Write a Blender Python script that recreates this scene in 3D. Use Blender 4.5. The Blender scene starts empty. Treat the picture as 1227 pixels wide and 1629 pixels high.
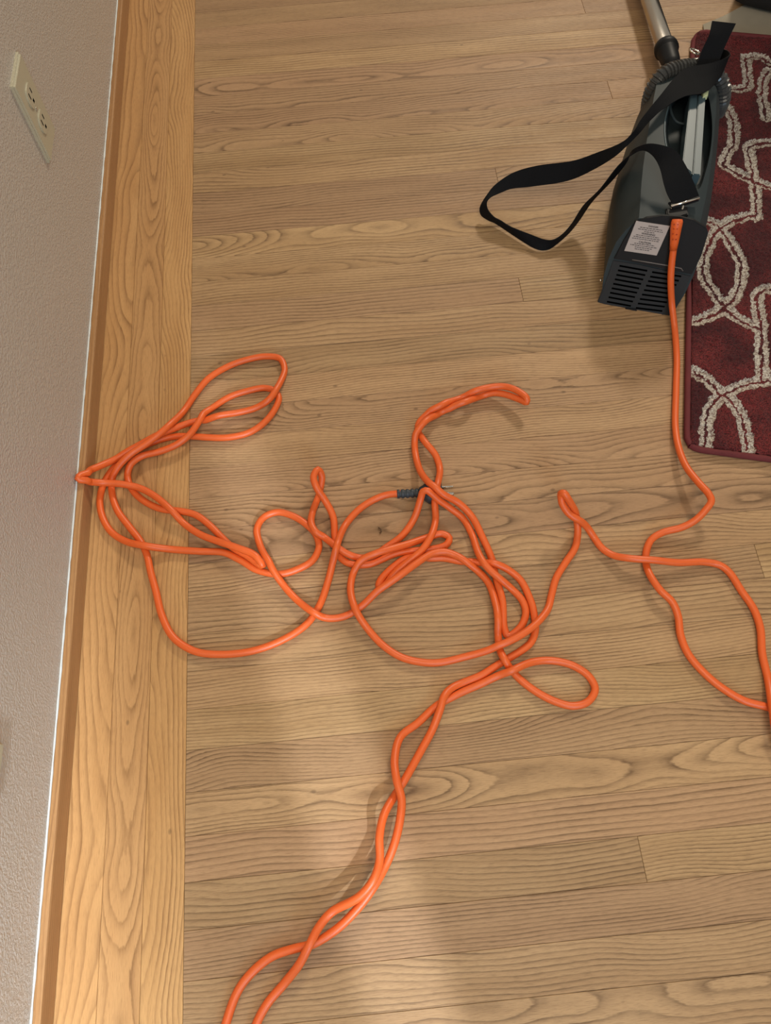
import bpy, bmesh, math, random
import numpy as np
from mathutils import Vector, Matrix

# ------------------------------------------------------------------ camera
SCN = bpy.context.scene
COL = SCN.collection
W, H, F = 1227.0, 1629.0, 1269.1
CX, CY = W / 2, H / 2
CAMH = 1.05
M = np.array([[0.99533521, 0.09423886, -0.02066046],
              [-0.09403209, 0.89970025, -0.4262598],
              [-0.02158202, 0.42621414, 0.90436482]])     # camera axes -> world
cam = bpy.data.objects.new('camera', bpy.data.cameras.new('camera'))
COL.objects.link(cam)
cam.matrix_world = Matrix.Translation((0, 0, CAMH)) @ Matrix(M.tolist()).to_4x4()
cam.data.sensor_fit = 'VERTICAL'
cam.data.sensor_height = 36.0
cam.data.lens = 36.0 * F / H
cam.data.clip_start = 0.02
SCN.camera = cam

# ------------------------------------------------------------------ light
world = bpy.data.worlds.new('room_light'); SCN.world = world
world.use_nodes = True
bg = world.node_tree.nodes['Background']
bg.inputs[0].default_value = (1.0, 0.90, 0.76, 1)
bg.inputs[1].default_value = 0.33

def area_light(name, loc, target, size, power, colour, size_y=None):
    l = bpy.data.lights.new(name, 'AREA'); l.energy = power; l.color = colour
    l.size = size
    if size_y: l.shape = 'RECTANGLE'; l.size_y = size_y
    o = bpy.data.objects.new(name, l); COL.objects.link(o)
    o.location = loc
    d = Vector(target) - Vector(loc)
    o.rotation_euler = d.to_track_quat('-Z', 'Y').to_euler()
    return o
area_light('ceiling_lamp', (2.6, 6.3, 4.7), (0.3, 0.7, 0), 0.8, 238, (1.0, 0.88, 0.70))
area_light('room_lamp', (0.0, -0.45, 2.2), (0.05, 0.3, 0), 1.2, 25, (1.0, 0.89, 0.73))
area_light('side_window', (0.40, -1.25, 0.95), (-0.42, 0.30, 0.05), 0.55, 13, (0.50, 0.76, 1.0))
sp = bpy.data.lights.new('added_patch_spot', 'SPOT'); sp.energy = 112; sp.color = (0.80, 0.88, 1.0)  # added spot, cone squeezed to imitate light falling between a standing person's legs
sp.spot_size = math.radians(32); sp.spot_blend = 0.45; sp.shadow_soft_size = 0.022
spo = bpy.data.objects.new('added_patch_spot', sp); COL.objects.link(spo)
spo.location = (0.26, -1.20, 1.25)

sp2 = bpy.data.lights.new('added_border_spot', 'SPOT'); sp2.energy = 260; sp2.color = (0.82, 0.91, 1.0)  # added spot imitating light that slips past that person onto wall and border
sp2.spot_size = math.radians(34); sp2.spot_blend = 0.8; sp2.shadow_soft_size = 0.09
spo2 = bpy.data.objects.new('added_border_spot', sp2); COL.objects.link(spo2)
spo2.location = (-0.12, -1.45, 1.55)

SCN.view_settings.view_transform = 'Standard'
SCN.view_settings.look = 'None'
SCN.view_settings.gamma = 1.0
SCN.view_settings.use_curve_mapping = False
SCN.view_settings.exposure = 0.0

# ------------------------------------------------------------------ helpers
def ray(x, y):
    return M @ np.array([x - CX, CY - y, -F])
def at(x, y, z=0.0):
    d = ray(x, y); t = (z - CAMH) / d[2]
    return Vector((d[0] * t, d[1] * t, z))
def hit(x, y, P, n):
    d = Vector(ray(x, y)); c = Vector((0, 0, CAMH))
    t = (Vector(P) - c).dot(n) / d.dot(n)
    return c + d * t

g_ = at(590, 1400, 0)
spo.rotation_euler = (Vector(g_) - spo.location).to_track_quat('-Z', 'Y').to_euler()
spo.scale = (0.115, 1.0, 1.0)
spo2.rotation_euler = (Vector(at(95, 1540, 0)) - spo2.location).to_track_quat('-Z', 'Y').to_euler()
spo2.scale = (0.20, 1.0, 1.0)

def link(name, me, m=None, parent=None):
    o = bpy.data.objects.new(name, me); COL.objects.link(o)
    if m:
        for k in (m if isinstance(m, (list, tuple)) else [m]): me.materials.append(k)
    if parent: o.parent = parent
    return o
def obj(name, bm, m=None, parent=None, smooth=False):
    me = bpy.data.meshes.new(name); bm.to_mesh(me); bm.free()
    if smooth:
        for p in me.polygons: p.use_smooth = True
    return link(name, me, m, parent)
def tag(o, label, cat=None, kind=None, group=None):
    if label: o['label'] = label
    if cat: o['category'] = cat
    if kind: o['kind'] = kind
    if group: o['group'] = group
    return o
def empty(name, loc=(0, 0, 0)):
    o = bpy.data.objects.new(name, None); COL.objects.link(o); o.location = loc
    o.empty_display_size = 0.05
    return o
def bmnew(): return bmesh.new()

def frame_box(bm, O, ex, ey, ez, x0, x1, y0, y1, z0, z1, bev=0.0):
    """box in an oriented frame, optional bevel"""
    O, ex, ey, ez = map(Vector, (O, ex, ey, ez))
    vs = [bm.verts.new(O + ex * a + ey * b + ez * c) for c in (z0, z1) for b in (y0, y1) for a in (x0, x1)]
    fs = [(0, 2, 3, 1), (4, 5, 7, 6), (0, 1, 5, 4), (2, 6, 7, 3), (0, 4, 6, 2), (1, 3, 7, 5)]
    fa = [bm.faces.new([vs[i] for i in f]) for f in fs]
    if bev > 0:
        ed = list({e for f in fa for e in f.edges})
        bmesh.ops.bevel(bm, geom=ed, offset=bev, segments=2, affect='EDGES', profile=0.6)
    bmesh.ops.recalc_face_normals(bm, faces=bm.faces[:])
def prism(bm, top, offs, bev=0.0):
    """polygon (list of points) extruded by vector offs"""
    offs = Vector(offs)
    a = [bm.verts.new(p) for p in top]; b = [bm.verts.new(Vector(p) + offs) for p in top]
    n = len(top)
    fa = [bm.faces.new(a), bm.faces.new(b[::-1])]
    for i in range(n):
        fa.append(bm.faces.new([a[i], b[i], b[(i + 1) % n], a[(i + 1) % n]]))
    if bev > 0:
        ed = list({e for e in fa[0].edges})
        bmesh.ops.bevel(bm, geom=ed, offset=bev, segments=2, affect='EDGES')
    bmesh.ops.recalc_face_normals(bm, faces=bm.faces[:])
def tube(bm, pts, rad, n=12, caps=True):
    pts = [Vector(p) for p in pts]; N = len(pts)
    rs = rad if hasattr(rad, '__len__') else [rad] * N
    t = [(pts[min(i + 1, N - 1)] - pts[max(i - 1, 0)]).normalized() for i in range(N)]
    up = Vector((0, 0, 1)) if abs(t[0].z) < 0.9 else Vector((1, 0, 0))
    u = (up - t[0] * up.dot(t[0])).normalized()
    rings = []
    for i in range(N):
        u = u - t[i] * u.dot(t[i])
        u = u.normalized() if u.length > 1e-6 else t[i].orthogonal().normalized()
        v = t[i].cross(u)
        rings.append([bm.verts.new(pts[i] + (u * math.cos(2 * math.pi * k / n) + v * math.sin(2 * math.pi * k / n)) * rs[i]) for k in range(n)])
    for i in range(N - 1):
        for k in range(n):
            bm.faces.new([rings[i][k], rings[i][(k + 1) % n], rings[i + 1][(k + 1) % n], rings[i + 1][k]])
    if caps:
        bm.faces.new(rings[0][::-1]); bm.faces.new(rings[-1])
def catmull(P, step):
    """centripetal catmull-rom through rows of P (any dimension), samples about `step` apart in the first two"""
    P = np.array(P, float); out = []
    Q = np.vstack([2 * P[0] - P[1], P, 2 * P[-1] - P[-2]])
    for i in range(1, len(Q) - 2):
        p0, p1, p2, p3 = Q[i - 1:i + 3]
        d = lambda a, b: max(np.linalg.norm(a[:2] - b[:2]), 1e-6) ** 0.5
        t0 = 0; t1 = t0 + d(p0, p1); t2 = t1 + d(p1, p2); t3 = t2 + d(p2, p3)
        n = max(2, int(round(np.linalg.norm(p2[:2] - p1[:2]) / step)))
        for k in range(n):
            t = t1 + (t2 - t1) * k / n
            A1 = (t1 - t) / (t1 - t0) * p0 + (t - t0) / (t1 - t0) * p1
            A2 = (t2 - t) / (t2 - t1) * p1 + (t - t1) / (t2 - t1) * p2
            A3 = (t3 - t) / (t3 - t2) * p2 + (t - t2) / (t3 - t2) * p3
            B1 = (t2 - t) / (t2 - t0) * A1 + (t - t0) / (t2 - t0) * A2
            B2 = (t3 - t) / (t3 - t1) * A2 + (t - t1) / (t3 - t1) * A3
            out.append((t2 - t) / (t2 - t1) * B1 + (t - t1) / (t2 - t1) * B2)
    out.append(P[-1])
    return np.array(out)

# ------------------------------------------------------------------ materials
class NT:
    def __init__(s, name):
        s.m = bpy.data.materials.new(name); s.m.use_nodes = True
        s.t = s.m.node_tree; s.b = s.t.nodes['Principled BSDF']
    def n(s, typ, ins=None, **kw):
        nd = s.t.nodes.new(typ)
        for k, v in kw.items(): setattr(nd, k, v)
        for k, v in (ins or {}).items():
            if hasattr(v, 'is_linked') or isinstance(v, bpy.types.NodeSocket): s.t.links.new(v, nd.inputs[k])
            else: nd.inputs[k].default_value = v
        return nd
    def math(s, op, a, b=0.0, c=0.0, clamp=False):
        nd = s.t.nodes.new('ShaderNodeMath'); nd.operation = op; nd.use_clamp = clamp
        for i, v in enumerate((a, b, c)):
            if isinstance(v, bpy.types.NodeSocket): s.t.links.new(v, nd.inputs[i])
            else: nd.inputs[i].default_value = v
        return nd.outputs[0]
    def mix(s, f, a, b, mode='MIX'):
        nd = s.t.nodes.new('ShaderNodeMix'); nd.data_type = 'RGBA'; nd.blend_type = mode
        for i, v in ((0, f), (6, a), (7, b)):
            if isinstance(v, bpy.types.NodeSocket): s.t.links.new(v, nd.inputs[i])
            elif i == 0: nd.inputs[i].default_value = v
            else: nd.inputs[i].default_value = (*v, 1) if len(v) == 3 else v
        return nd.outputs[2]
    def noise(s, vec, scale=5, detail=2, rough=0.5, dist=0.0):
        return s.n('ShaderNodeTexNoise', {'Vector': vec, 'Scale': scale, 'Detail': detail, 'Roughness': rough, 'Distortion': dist}).outputs[0]
    def ramp(s, f, stops):
        nd = s.t.nodes.new('ShaderNodeValToRGB'); s.t.links.new(f, nd.inputs[0])
        e = nd.color_ramp.elements
        while len(e) < len(stops): e.new(0.5)
        for i, (p, c) in enumerate(stops):
            e[i].position = p; e[i].color = (c, c, c, 1) if not hasattr(c, '__len__') else (*c, 1)
        return nd.outputs[0]
    def comb(s, x, y, z):
        nd = s.t.nodes.new('ShaderNodeCombineXYZ')
        for i, v in enumerate((x, y, z)):
            if isinstance(v, bpy.types.NodeSocket): s.t.links.new(v, nd.inputs[i])
            else: nd.inputs[i].default_value = v
        return nd.outputs[0]
    def base(s, c): 
        if isinstance(c, bpy.types.NodeSocket): s.t.links.new(c, s.b.inputs['Base Color'])
        else: s.b.inputs['Base Color'].default_value = (*c, 1)
    def set(s, **kw):
        for k, v in kw.items():
            k = k.replace('_', ' ')
            if isinstance(v, bpy.types.NodeSocket): s.t.links.new(v, s.b.inputs[k])
            else: s.b.inputs[k].default_value = v
    def bump(s, h, strength=0.3, dist=0.001):
        nd = s.n('ShaderNodeBump', {'Height': h, 'Strength': strength, 'Distance': dist})
        s.t.links.new(nd.outputs[0], s.b.inputs['Normal'])

def wood(name, light, mid, dark, pink):
    t = NT(name)
    tc = t.n('ShaderNodeTexCoord'); oi = t.n('ShaderNodeObjectInfo')
    xyz = t.n('ShaderNodeSeparateXYZ', {0: tc.outputs['Object']})
    x, y = xyz.outputs[0], xyz.outputs[1]
    wn = t.n('ShaderNodeTexWhiteNoise', noise_dimensions='1D')
    t.t.links.new(t.math('MULTIPLY', oi.outputs['Random'], 977.0), wn.inputs['W'])
    rc = t.n('ShaderNodeSeparateColor', {0: wn.outputs['Color']})
    r1, r2, r3 = rc.outputs[0], rc.outputs[1], rc.outputs[2]
    ro = oi.outputs['Random']
    xo = t.math('MULTIPLY_ADD', r1, 60.0, x)
    # growth rings cut by the board face
    low = t.noise(t.comb(t.math('MULTIPLY', xo, 2.6), t.math('MULTIPLY', y, 5.0), r2), 1.0, 2, 0.5)
    low2 = t.noise(t.comb(t.math('MULTIPLY', xo, 7.0), t.math('MULTIPLY', y, 22.0), r3), 1.0, 2, 0.55)
    off = t.math('POWER', t.math('ABSOLUTE', t.math('SUBTRACT', r2, 0.42)), 1.15)
    y0_ = t.math('ADD', y, xyz.outputs[2]); y = y0_
    yy = t.math('ADD', y, t.math('MULTIPLY', off, 0.22))
    yy = t.math('ADD', yy, t.math('MULTIPLY', t.math('SUBTRACT', low, 0.5), 0.022))
    dz = t.math('MULTIPLY_ADD', t.math('SUBTRACT', low, 0.45), 0.10, 0.016)
    rr = t.math('SQRT', t.math('ADD', t.math('MULTIPLY', yy, yy), t.math('MULTIPLY', dz, dz)))
    rr = t.math('ADD', rr, t.math('MULTIPLY', t.math('SUBTRACT', low2, 0.5), 0.0045))
    fine = t.noise(t.comb(t.math('MULTIPLY', xo, 60.0), t.math('MULTIPLY', y, 300.0), 0.0), 1.0, 3, 0.6)
    rr = t.math('ADD', rr, t.math('MULTIPLY', t.math('SUBTRACT', fine, 0.5), 0.0017))
    freq = t.math('MULTIPLY_ADD', r3, 130.0, 120.0)
    fr = t.math('FRACT', t.math('MULTIPLY', rr, freq))
    line = t.ramp(fr, [(0.0, 0.80), (0.05, 1.0), (0.16, 0.62), (0.40, 0.22), (0.70, 0.04), (0.93, 0.08), (1.0, 0.80)])
    lm = t.noise(t.comb(t.math('MULTIPLY', xo, 5.0), t.math('MULTIPLY', y, 45.0), 4.0), 1.0, 3, 0.6)
    line = t.math('MULTIPLY', line, t.ramp(lm, [(0.32, 0.22), (0.64, 1.0)]))
    # pores
    po = t.noise(t.comb(t.math('MULTIPLY', xo, 75.0), t.math('MULTIPLY', y, 1500.0), 0.0), 1.0, 2, 0.6)
    pore = t.ramp(po, [(0.48, 0.0), (0.70, 1.0)])
    blotch = t.noise(t.comb(t.math('MULTIPLY', xo, 3.5), t.math('MULTIPLY', y, 26.0), 9.0), 1.0, 3, 0.55)
    c = t.mix(t.ramp(blotch, [(0.34, 0.0), (0.68, 1.0)]), light, mid)
    c = t.mix(t.math('MULTIPLY', r1, 0.75), c, pink)
    c = t.mix(t.math('MULTIPLY', line, 0.93), c, dark)
    c = t.mix(t.math('MULTIPLY', pore, 0.42), c, dark)
    # small dark flecks
    vo = t.n('ShaderNodeTexVoronoi', {'Vector': t.comb(t.math('MULTIPLY', xo, 13.0), t.math('MULTIPLY', y, 22.0), r1), 'Scale': 1.0})
    fl = t.ramp(vo.outputs['Distance'], [(0.0, 1.0), (0.035, 0.7), (0.06, 0.0)])
    c = t.mix(t.math('MULTIPLY', fl, 0.55), c, (0.07, 0.035, 0.02))
    hs = t.n('ShaderNodeHueSaturation', {'Color': c, 'Saturation': 1.0, 'Value': t.math('MULTIPLY_ADD', ro, 0.22, 0.89)})
    t.base(hs.outputs[0])
    t.set(Roughness=t.math('MULTIPLY_ADD', blotch, 0.16, 0.42), Specular_IOR_Level=0.26)
    h = t.math('ADD', t.math('MULTIPLY', line, -0.5), t.math('MULTIPLY', pore, -0.5))
    t.bump(h, 0.35, 0.0004)
    return t.m

def plain(name, col, rough=0.5, metal=0.0, nscale=0, nstr=0.2, ndist=0.0005, var=0.0, spec=0.5):
    t = NT(name)
    tc = t.n('ShaderNodeTexCoord').outputs['Object']
    if var:
        nn = t.noise(tc, 25, 3)
        t.base(t.mix(nn, tuple(max(0, k * (1 - var)) for k in col), tuple(min(1, k * (1 + var)) for k in col)))
    else: t.base(col)
    t.set(Roughness=rough, Metallic=metal, Specular_IOR_Level=spec)
    if nscale: t.bump(t.noise(tc, nscale, 2), nstr, ndist)
    return t.m

M_oak = wood('oak_strip', (0.50, 0.322, 0.158), (0.385, 0.235, 0.108), (0.118, 0.062, 0.028), (0.415, 0.242, 0.132))
M_oakb = wood('oak_border', (0.58, 0.335, 0.135), (0.47, 0.250, 0.090), (0.24, 0.115, 0.042), (0.52, 0.275, 0.115))
M_sub = plain('dark_joint', (0.05, 0.028, 0.015), 0.9)

# wall paint, orange-peel
def wall_mat():
    t = NT('painted_wall')
    tc = t.n('ShaderNodeTexCoord').outputs['Object']
    s1 = t.noise(tc, 300, 2, 0.5, 0.2); s2 = t.noise(tc, 120, 2, 0.5)
    h = t.math('ADD', t.ramp(s1, [(0.42, 0.0), (0.62, 1.0)]), t.math('MULTIPLY', s2, 0.8))
    t.base(t.mix(t.noise(tc, 6, 3), (0.50, 0.445, 0.385), (0.53, 0.47, 0.41)))
    t.set(Roughness=0.30, Specular_IOR_Level=0.6)
    t.bump(h, 0.65, 0.0010)
    return t.m
M_wall = wall_mat()
M_caulk = plain('white_caulk', (0.64, 0.67, 0.66), 0.35, nscale=200, nstr=0.5)
M_base = wood('oak_baseboard', (0.50, 0.265, 0.110), (0.42, 0.215, 0.085), (0.26, 0.125, 0.05), (0.46, 0.24, 0.10))
M_plate = plain('almond_plastic', (0.46, 0.42, 0.30), 0.32)
M_slot = plain('black_slot', (0.001, 0.001, 0.001), 0.9, spec=0.0)
M_screw = plain('screw_metal', (0.55, 0.52, 0.45), 0.35, 0.8)

# ------------------------------------------------------------------ floor
PITCH = 0.0515; Y0 = -0.0728; XE = -0.2625
bm = bmnew(); frame_box(bm, (0, 0, 0), (1, 0, 0), (0, 1, 0), (0, 0, 1), -0.46, 1.75, -0.75, 2.55, -0.04, -0.0035)
floor = obj('floor', bm, M_sub); tag(floor, 'honey oak strip floor with a border of three long strips beside the wall', None, 'structure')
meshes = {}
def plank_mesh(L, wd):
    k = (round(L, 3), wd)
    if k not in meshes:
        b = bmnew(); g = 0.00014; c = 0.0005
        x0, x1, y0, y1 = -L / 2 + g, L / 2 - g, -wd / 2 + g, wd / 2 - g
        lo = [b.verts.new(p) for p in ((x0, y0, -0.003), (x1, y0, -0.003), (x1, y1, -0.003), (x0, y1, -0.003))]
        mi = [b.verts.new(p) for p in ((x0, y0, -c), (x1, y0, -c), (x1, y1, -c), (x0, y1, -c))]
        c2 = c * 0.8
        hi = [b.verts.new(p) for p in ((x0 + c2, y0 + c2, 0), (x1 - c2, y0 + c2, 0), (x1 - c2, y1 - c2, 0), (x0 + c2, y1 - c2, 0))]
        b.faces.new(lo[::-1]); b.faces.new(hi)
        for A, B in ((lo, mi), (mi, hi)):
            for i in range(4): b.faces.new([A[i], A[(i + 1) % 4], B[(i + 1) % 4], B[i]])
        me = bpy.data.meshes.new('floor_plank'); b.to_mesh(me); b.free()
        meshes[k] = me
    return meshes[k]
rnd = random.Random(11)
def plank(x, y, L, wd, rot, mat):
    me = plank_mesh(L, wd)
    if not me.materials: me.materials.append(mat)
    o = bpy.data.objects.new('floor_plank', me); COL.objects.link(o)
    o.parent = floor
    o.location = (x, y, rnd.uniform(-0.0003, 0.0))
    o.rotation_euler = (0, 0, rot + (math.pi if rnd.random() < 0.5 else 0))
lens = [0.85, 1.05, 1.25, 1.45, 1.7]
k0 = -12
for k in range(k0, 51):
    y = Y0 + (k + 0.5) * PITCH
    x = XE
    first = True
    while x < 1.7:
        L = rnd.choice(lens)
        if first: L = rnd.choice([0.55, 0.8, 1.3, 1.45, 1.6, 1.7])
        first = False
        L = min(L, 1.72 - x)
        if 1.72 - x - L < 0.15: L = 1.72 - x
        plank(x + L / 2, y, L, PITCH, 0, M_oak)
        x += L
yb0, yb1 = -0.69, 2.55
for j, cuts in enumerate(([-0.3, 2.0], [-0.15, 2.2], [1.95], [0.2, 1.5])):
    wd = 0.049 if j < 3 else 0.04
    xs = XE - 0.049 * j - wd / 2
    c = [yb0] + cuts + [yb1]
    for a, b in zip(c[:-1], c[1:]):
        plank(xs, (a + b) / 2, b - a, wd if j < 3 else 0.0401, math.pi / 2, M_oakb)

# ------------------------------------------------------------------ wall + baseboard
ZB = 0.038
b0 = at(86, 1629, 0); b1 = at(207, 0, 0)
ey = (b1 - b0).normalized(); ex = Vector((ey.y, -ey.x, 0))      # along the wall, out of the wall
O = b0.copy()
def wallbox(x0, x1, z0, z1, bev=0.0, y0=-0.65, y1=2.45):
    b = bmnew(); frame_box(b, O, ex, ey, (0, 0, 1), x0, x1, y0, y1, z0, z1, bev); return b
TB = 0.011
bo = obj('baseboard_left', wallbox(-TB, 0, 0.0006, ZB, 0.0028), M_base); tag(bo, 'low honey oak baseboard along the beige wall', None, 'structure')
# make the grain run along the board: give the object its own axes
def reframe(o, origin, xax):
    xa = Vector(xax).normalized(); za = Vector((0, 0, 1)); ya = za.cross(xa)
    m = Matrix((xa, ya, za)).transposed().to_4x4(); m.translation = origin
    o.data.transform(m.inverted()); o.matrix_world = m
reframe(bo, O + ey * 1.0, ey)
wl = obj('wall_left', wallbox(-TB - 0.10, -TB, -0.03, 2.4), M_wall); tag(wl, 'beige orange-peel painted wall', None, 'structure')
# caulk bead between wall and baseboard, slightly uneven
pts = []; rs = []
for i in range(260):
    yv = -0.6 + i * 3.0 / 259
    pts.append(O + ey * yv + ex * (-TB + 0.0004) + Vector((0, 0, ZB + 0.0006)))
    rs.append(0.0015 + 0.0003 * math.sin(i * 1.7) + rnd.uniform(-0.0003, 0.0003))
b = bmnew(); tube(b, pts, rs, 8)
cb = obj('trim_1', b, M_caulk, None, True); tag(cb, 'white paint and caulk line on top of the baseboard', None, 'structure')

WN = ex.copy(); WP = O - ex * TB
def wallhit(x, y): return hit(x, y, WP, WN)
def outlet(name, c, w, h, label, holes=True):
    root = empty(name, c)
    def part(nm, fn, m, par=root, smooth=False):
        b = bmnew(); fn(b); o = obj(nm, b, m, None, smooth); o.parent = par
        if par is root: o.matrix_parent_inverse = Matrix.Translation(-Vector(c))
        return o
    Z = (0, 0, 1)
    def cover(b):
        bo_ = frame_box(b, c, ey, ex, Z, -w / 2, w / 2, 0.0, 0.0062, -h / 2, h / 2)
        ed = [e for e in b.edges if all((v.co - Vector(c)).dot(ex) > 0.005 for v in e.verts)]
        bmesh.ops.bevel(b, geom=ed, offset=0.0024, segments=3, affect='EDGES')
    part('cover_plate', cover, M_plate)
    if holes:
        for s in (1, -1):
            cc = Vector(c) + Vector((0, 0, s * 0.0205))
            def face(b):
                n = 28; P = []
                for k in range(n):
                    a = 2 * math.pi * k / n
                    P.append(cc + ey * (0.0168 * math.cos(a)) + Vector((0, 0, max(-0.0138, min(0.0138, 0.0168 * math.sin(a))))) + ex * 0.0078)
                prism(b, P, -ex * 0.004, 0.0006)
            f = part('receptacle', face, M_plate)
            for (dy, dz, sy, sz) in ((-0.0063, 0.0035, 0.0012, 0.0045), (0.0063, 0.0035, 0.0012, 0.0038), (0, -0.0075, 0.0024, 0.0024)):
                def slot(b):
                    frame_box(b, cc, ey, ex, Z, dy - sy, dy + sy, 0.0070, 0.0080, dz - sz, dz + sz)
                so = part('slot', slot, M_slot, f)
        def scr(b):
            P = [Vector(c) + ey * (0.003 * math.cos(a)) + Vector((0, 0, 0.003 * math.sin(a))) + ex * 0.0070 for a in [2 * math.pi * k / 14 for k in range(14)]]
            prism(b, P, -ex * 0.002, 0.0004)
        part('screw', scr, M_screw)
    return tag(root, label, 'outlet')
p1 = wallhit(15, 137); p2 = wallhit(75, 257); p3 = wallhit(25, 85)
c = (p2 + p3) / 2
hgt = abs(p1.z - p2.z); wdt = abs((p3 - p1).dot(ey))
outlet('wall_outlet', c, wdt * 1.03, hgt, 'almond two-socket electrical outlet with cover plate on the upper left wall')
q1 = wallhit(3, 1196); q2 = wallhit(3, 1245)
outlet('wall_outlet', Vector((0, 0, 0)) + q1 + ey * (-0.030) + Vector((0, 0, 0.068)), 0.074, 0.118,
       'tan cover plate edge at the lower left frame edge of the wall')

# ------------------------------------------------------------------ rug
bl = at(1091, 716, 0); tl = at(1101, 64, 0); br = at(1227, 729, 0)
e2 = (tl - bl); RL = e2.length; e2.normalize()
e1 = (br - bl).normalized(); e1 = (e1 - e2 * e1.dot(e2)).normalized()
RW = 0.62
def rl(x, y):
    d = at(x, y, 0.010) - bl; return (d.dot(e1), d.dot(e2))
LINES = [
 [(1123,712),(1124,690),(1126,663),(1135,641),(1148,627)],
 [(1148,627),(1126,605),(1104,590)],
 [(1190,716),(1187,690),(1179,663),(1164,636),(1152,626)],
 [(1152,626),(1175,616),(1193,610),(1227,605),(1260,603)],
 [(1212,606),(1212,535),(1210,464),(1240,459)],
 [(1208,524),(1175,506),(1153,490)],
 [(1153,490),(1133,502),(1106,511)],
 [(1153,488),(1166,477),(1177,453),(1180,424),(1170,398),(1156,376),(1146,362)],
 [(1150,485),(1138,470),(1124,450),(1119,424),(1124,398),(1134,378),(1146,362)],
 [(1146,362),(1164,351),(1180,347),(1203,342)],
 [(1146,362),(1125,350),(1105,345)],
 [(1203,346),(1202,306),(1199,283),(1195,257),(1193,232),(1207,229),(1240,224)],
 [(1197,284),(1183,281),(1164,269),(1151,262),(1156,247),(1165,232),(1168,210),(1160,175),(1150,165)],
 [(1201,289),(1227,298),(1240,304)],
 [(1187,91),(1187,140),(1164,141),(1140,143)],
 [(1187,92),(1205,90),(1227,99),(1245,106)],
 [(1223,112),(1215,130),(1213,157),(1220,190)],
]
segs = []
xm = rl(1250, 100)[0]
for L in LINES:
    P = [rl(*p) for p in L]
    D = catmull([(a * 1000, b_ * 1000) for a, b_ in P], 6) / 1000 if len(P) > 2 else np.array(P)
    for q in (D, np.column_stack([2 * xm - D[:, 0], D[:, 1]]), np.column_stack([D[:, 0] + 2 * (xm - 0.0), D[:, 1]])):
        for a, b_ in zip(q[:-1], q[1:]): segs.append((a[0], a[1], b_[0], b_[1]))
segs = np.array(segs)
ST = 0.0023
nx, ny = int(RW / ST), int(RL / ST)
gx, gy = np.meshgrid(np.linspace(0.004, RW - 0.004, nx), np.linspace(0.004, RL - 0.004, ny))
dist = np.full(gx.shape, 9.0)
rs_ = np.random.RandomState(3)
def smooth_noise(shape, cell, amp):
    a = rs_.rand(shape[0] // cell + 3, shape[1] // cell + 3)
    yi = np.linspace(0, a.shape[0] - 1.001, shape[0]); xi = np.linspace(0, a.shape[1] - 1.001, shape[1])
    y_, x_ = yi.astype(int), xi.astype(int); fy = (yi - y_)[:, None]; fx = (xi - x_)[None, :]
    fy = fy * fy * (3 - 2 * fy); fx = fx * fx * (3 - 2 * fx)
    v = a[y_][:, x_] * (1 - fy) * (1 - fx) + a[y_ + 1][:, x_] * fy * (1 - fx) + a[y_][:, x_ + 1] * (1 - fy) * fx + a[y_ + 1][:, x_ + 1] * fy * fx
    return (v - 0.5) * 2 * amp
wx = gx + smooth_noise(gx.shape, 2, 0.0021) + smooth_noise(gx.shape, 6, 0.0018); wy = gy + smooth_noise(gx.shape, 2, 0.0021) + smooth_noise(gx.shape, 6, 0.0018)
for s in segs:
    a = s[:2]; d = s[2:] - a; L2 = d @ d + 1e-12
    mx = (gx > min(s[0], s[2]) - .03) & (gx < max(s[0], s[2]) + .03) & (gy > min(s[1], s[3]) - .03) & (gy < max(s[1], s[3]) + .03)
    if not mx.any(): continue
    X, Y = wx[mx], wy[mx]
    tt = np.clip(((X - a[0]) * d[0] + (Y - a[1]) * d[1]) / L2, 0, 1)
    dd = np.hypot(X - a[0] - tt * d[0], Y - a[1] - tt * d[1])
    dist[mx] = np.minimum(dist[mx], dd)
# two pale yarn lines with a thin red line between them
band = np.clip((0.0120 - dist) / 0.003, 0, 1)
pale = np.clip((np.abs(dist - 0.0064) * -1 + 0.0050) / 0.0018, 0, 1)
edge = np.minimum(np.minimum(gx, RW - gx), np.minimum(gy, RL - gy))
hgt_ = 0.0125 - 0.0045 * band + smooth_noise(gx.shape, 2, 0.0016) + smooth_noise(gx.shape, 1, 0.0016) + smooth_noise(gx.shape, 9, 0.0009)
hgt_ = hgt_ * np.clip(edge / 0.006, 0.35, 1) ** 0.5
curl = np.clip((gy - (RL - 0.035)) / 0.035, 0, 1) ** 2 * 0.012
hgt_ += curl
VO_, VU_ = np.array((0.470, 0.825)), np.array((0.33, 0.944))       # the vacuum presses the pile down
def pressed(x, y):
    d0, d1 = x - VO_[0], y - VO_[1]
    s_ = d0 * VU_[0] + d1 * VU_[1]; t_ = d0 * VU_[1] - d1 * VU_[0]
    return np.clip(np.minimum(np.minimum(s_ + .025, .42 - s_), np.minimum(t_ + .085, .082 - t_)) / .008, 0, 1)
px_ = bl.x + gx * e1.x + gy * e2.x; py_ = bl.y + gx * e1.y + gy * e2.y
pk = pressed(px_, py_)
hgt_ = hgt_ * (1 - pk) + 0.0048 * pk
vs = np.empty((nx * ny, 3))
jx = rs_.uniform(-0.0005, 0.0005, gx.shape); jy = rs_.uniform(-0.0005, 0.0005, gx.shape)
gxx = gx + jx; gyy = gy + jy
base_ = np.array(bl)
for i_ in range(3):
    vs[:, i_] = (base_[i_] + gxx * e1[i_] + gyy * e2[i_]).ravel()
vs[:, 2] = hgt_.ravel()
idx = np.arange(nx * ny).reshape(ny, nx)
fq = np.stack([idx[:-1, :-1], idx[:-1, 1:], idx[1:, 1:], idx[1:, :-1]], -1).reshape(-1, 4)
me = bpy.data.meshes.new('pile')
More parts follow.
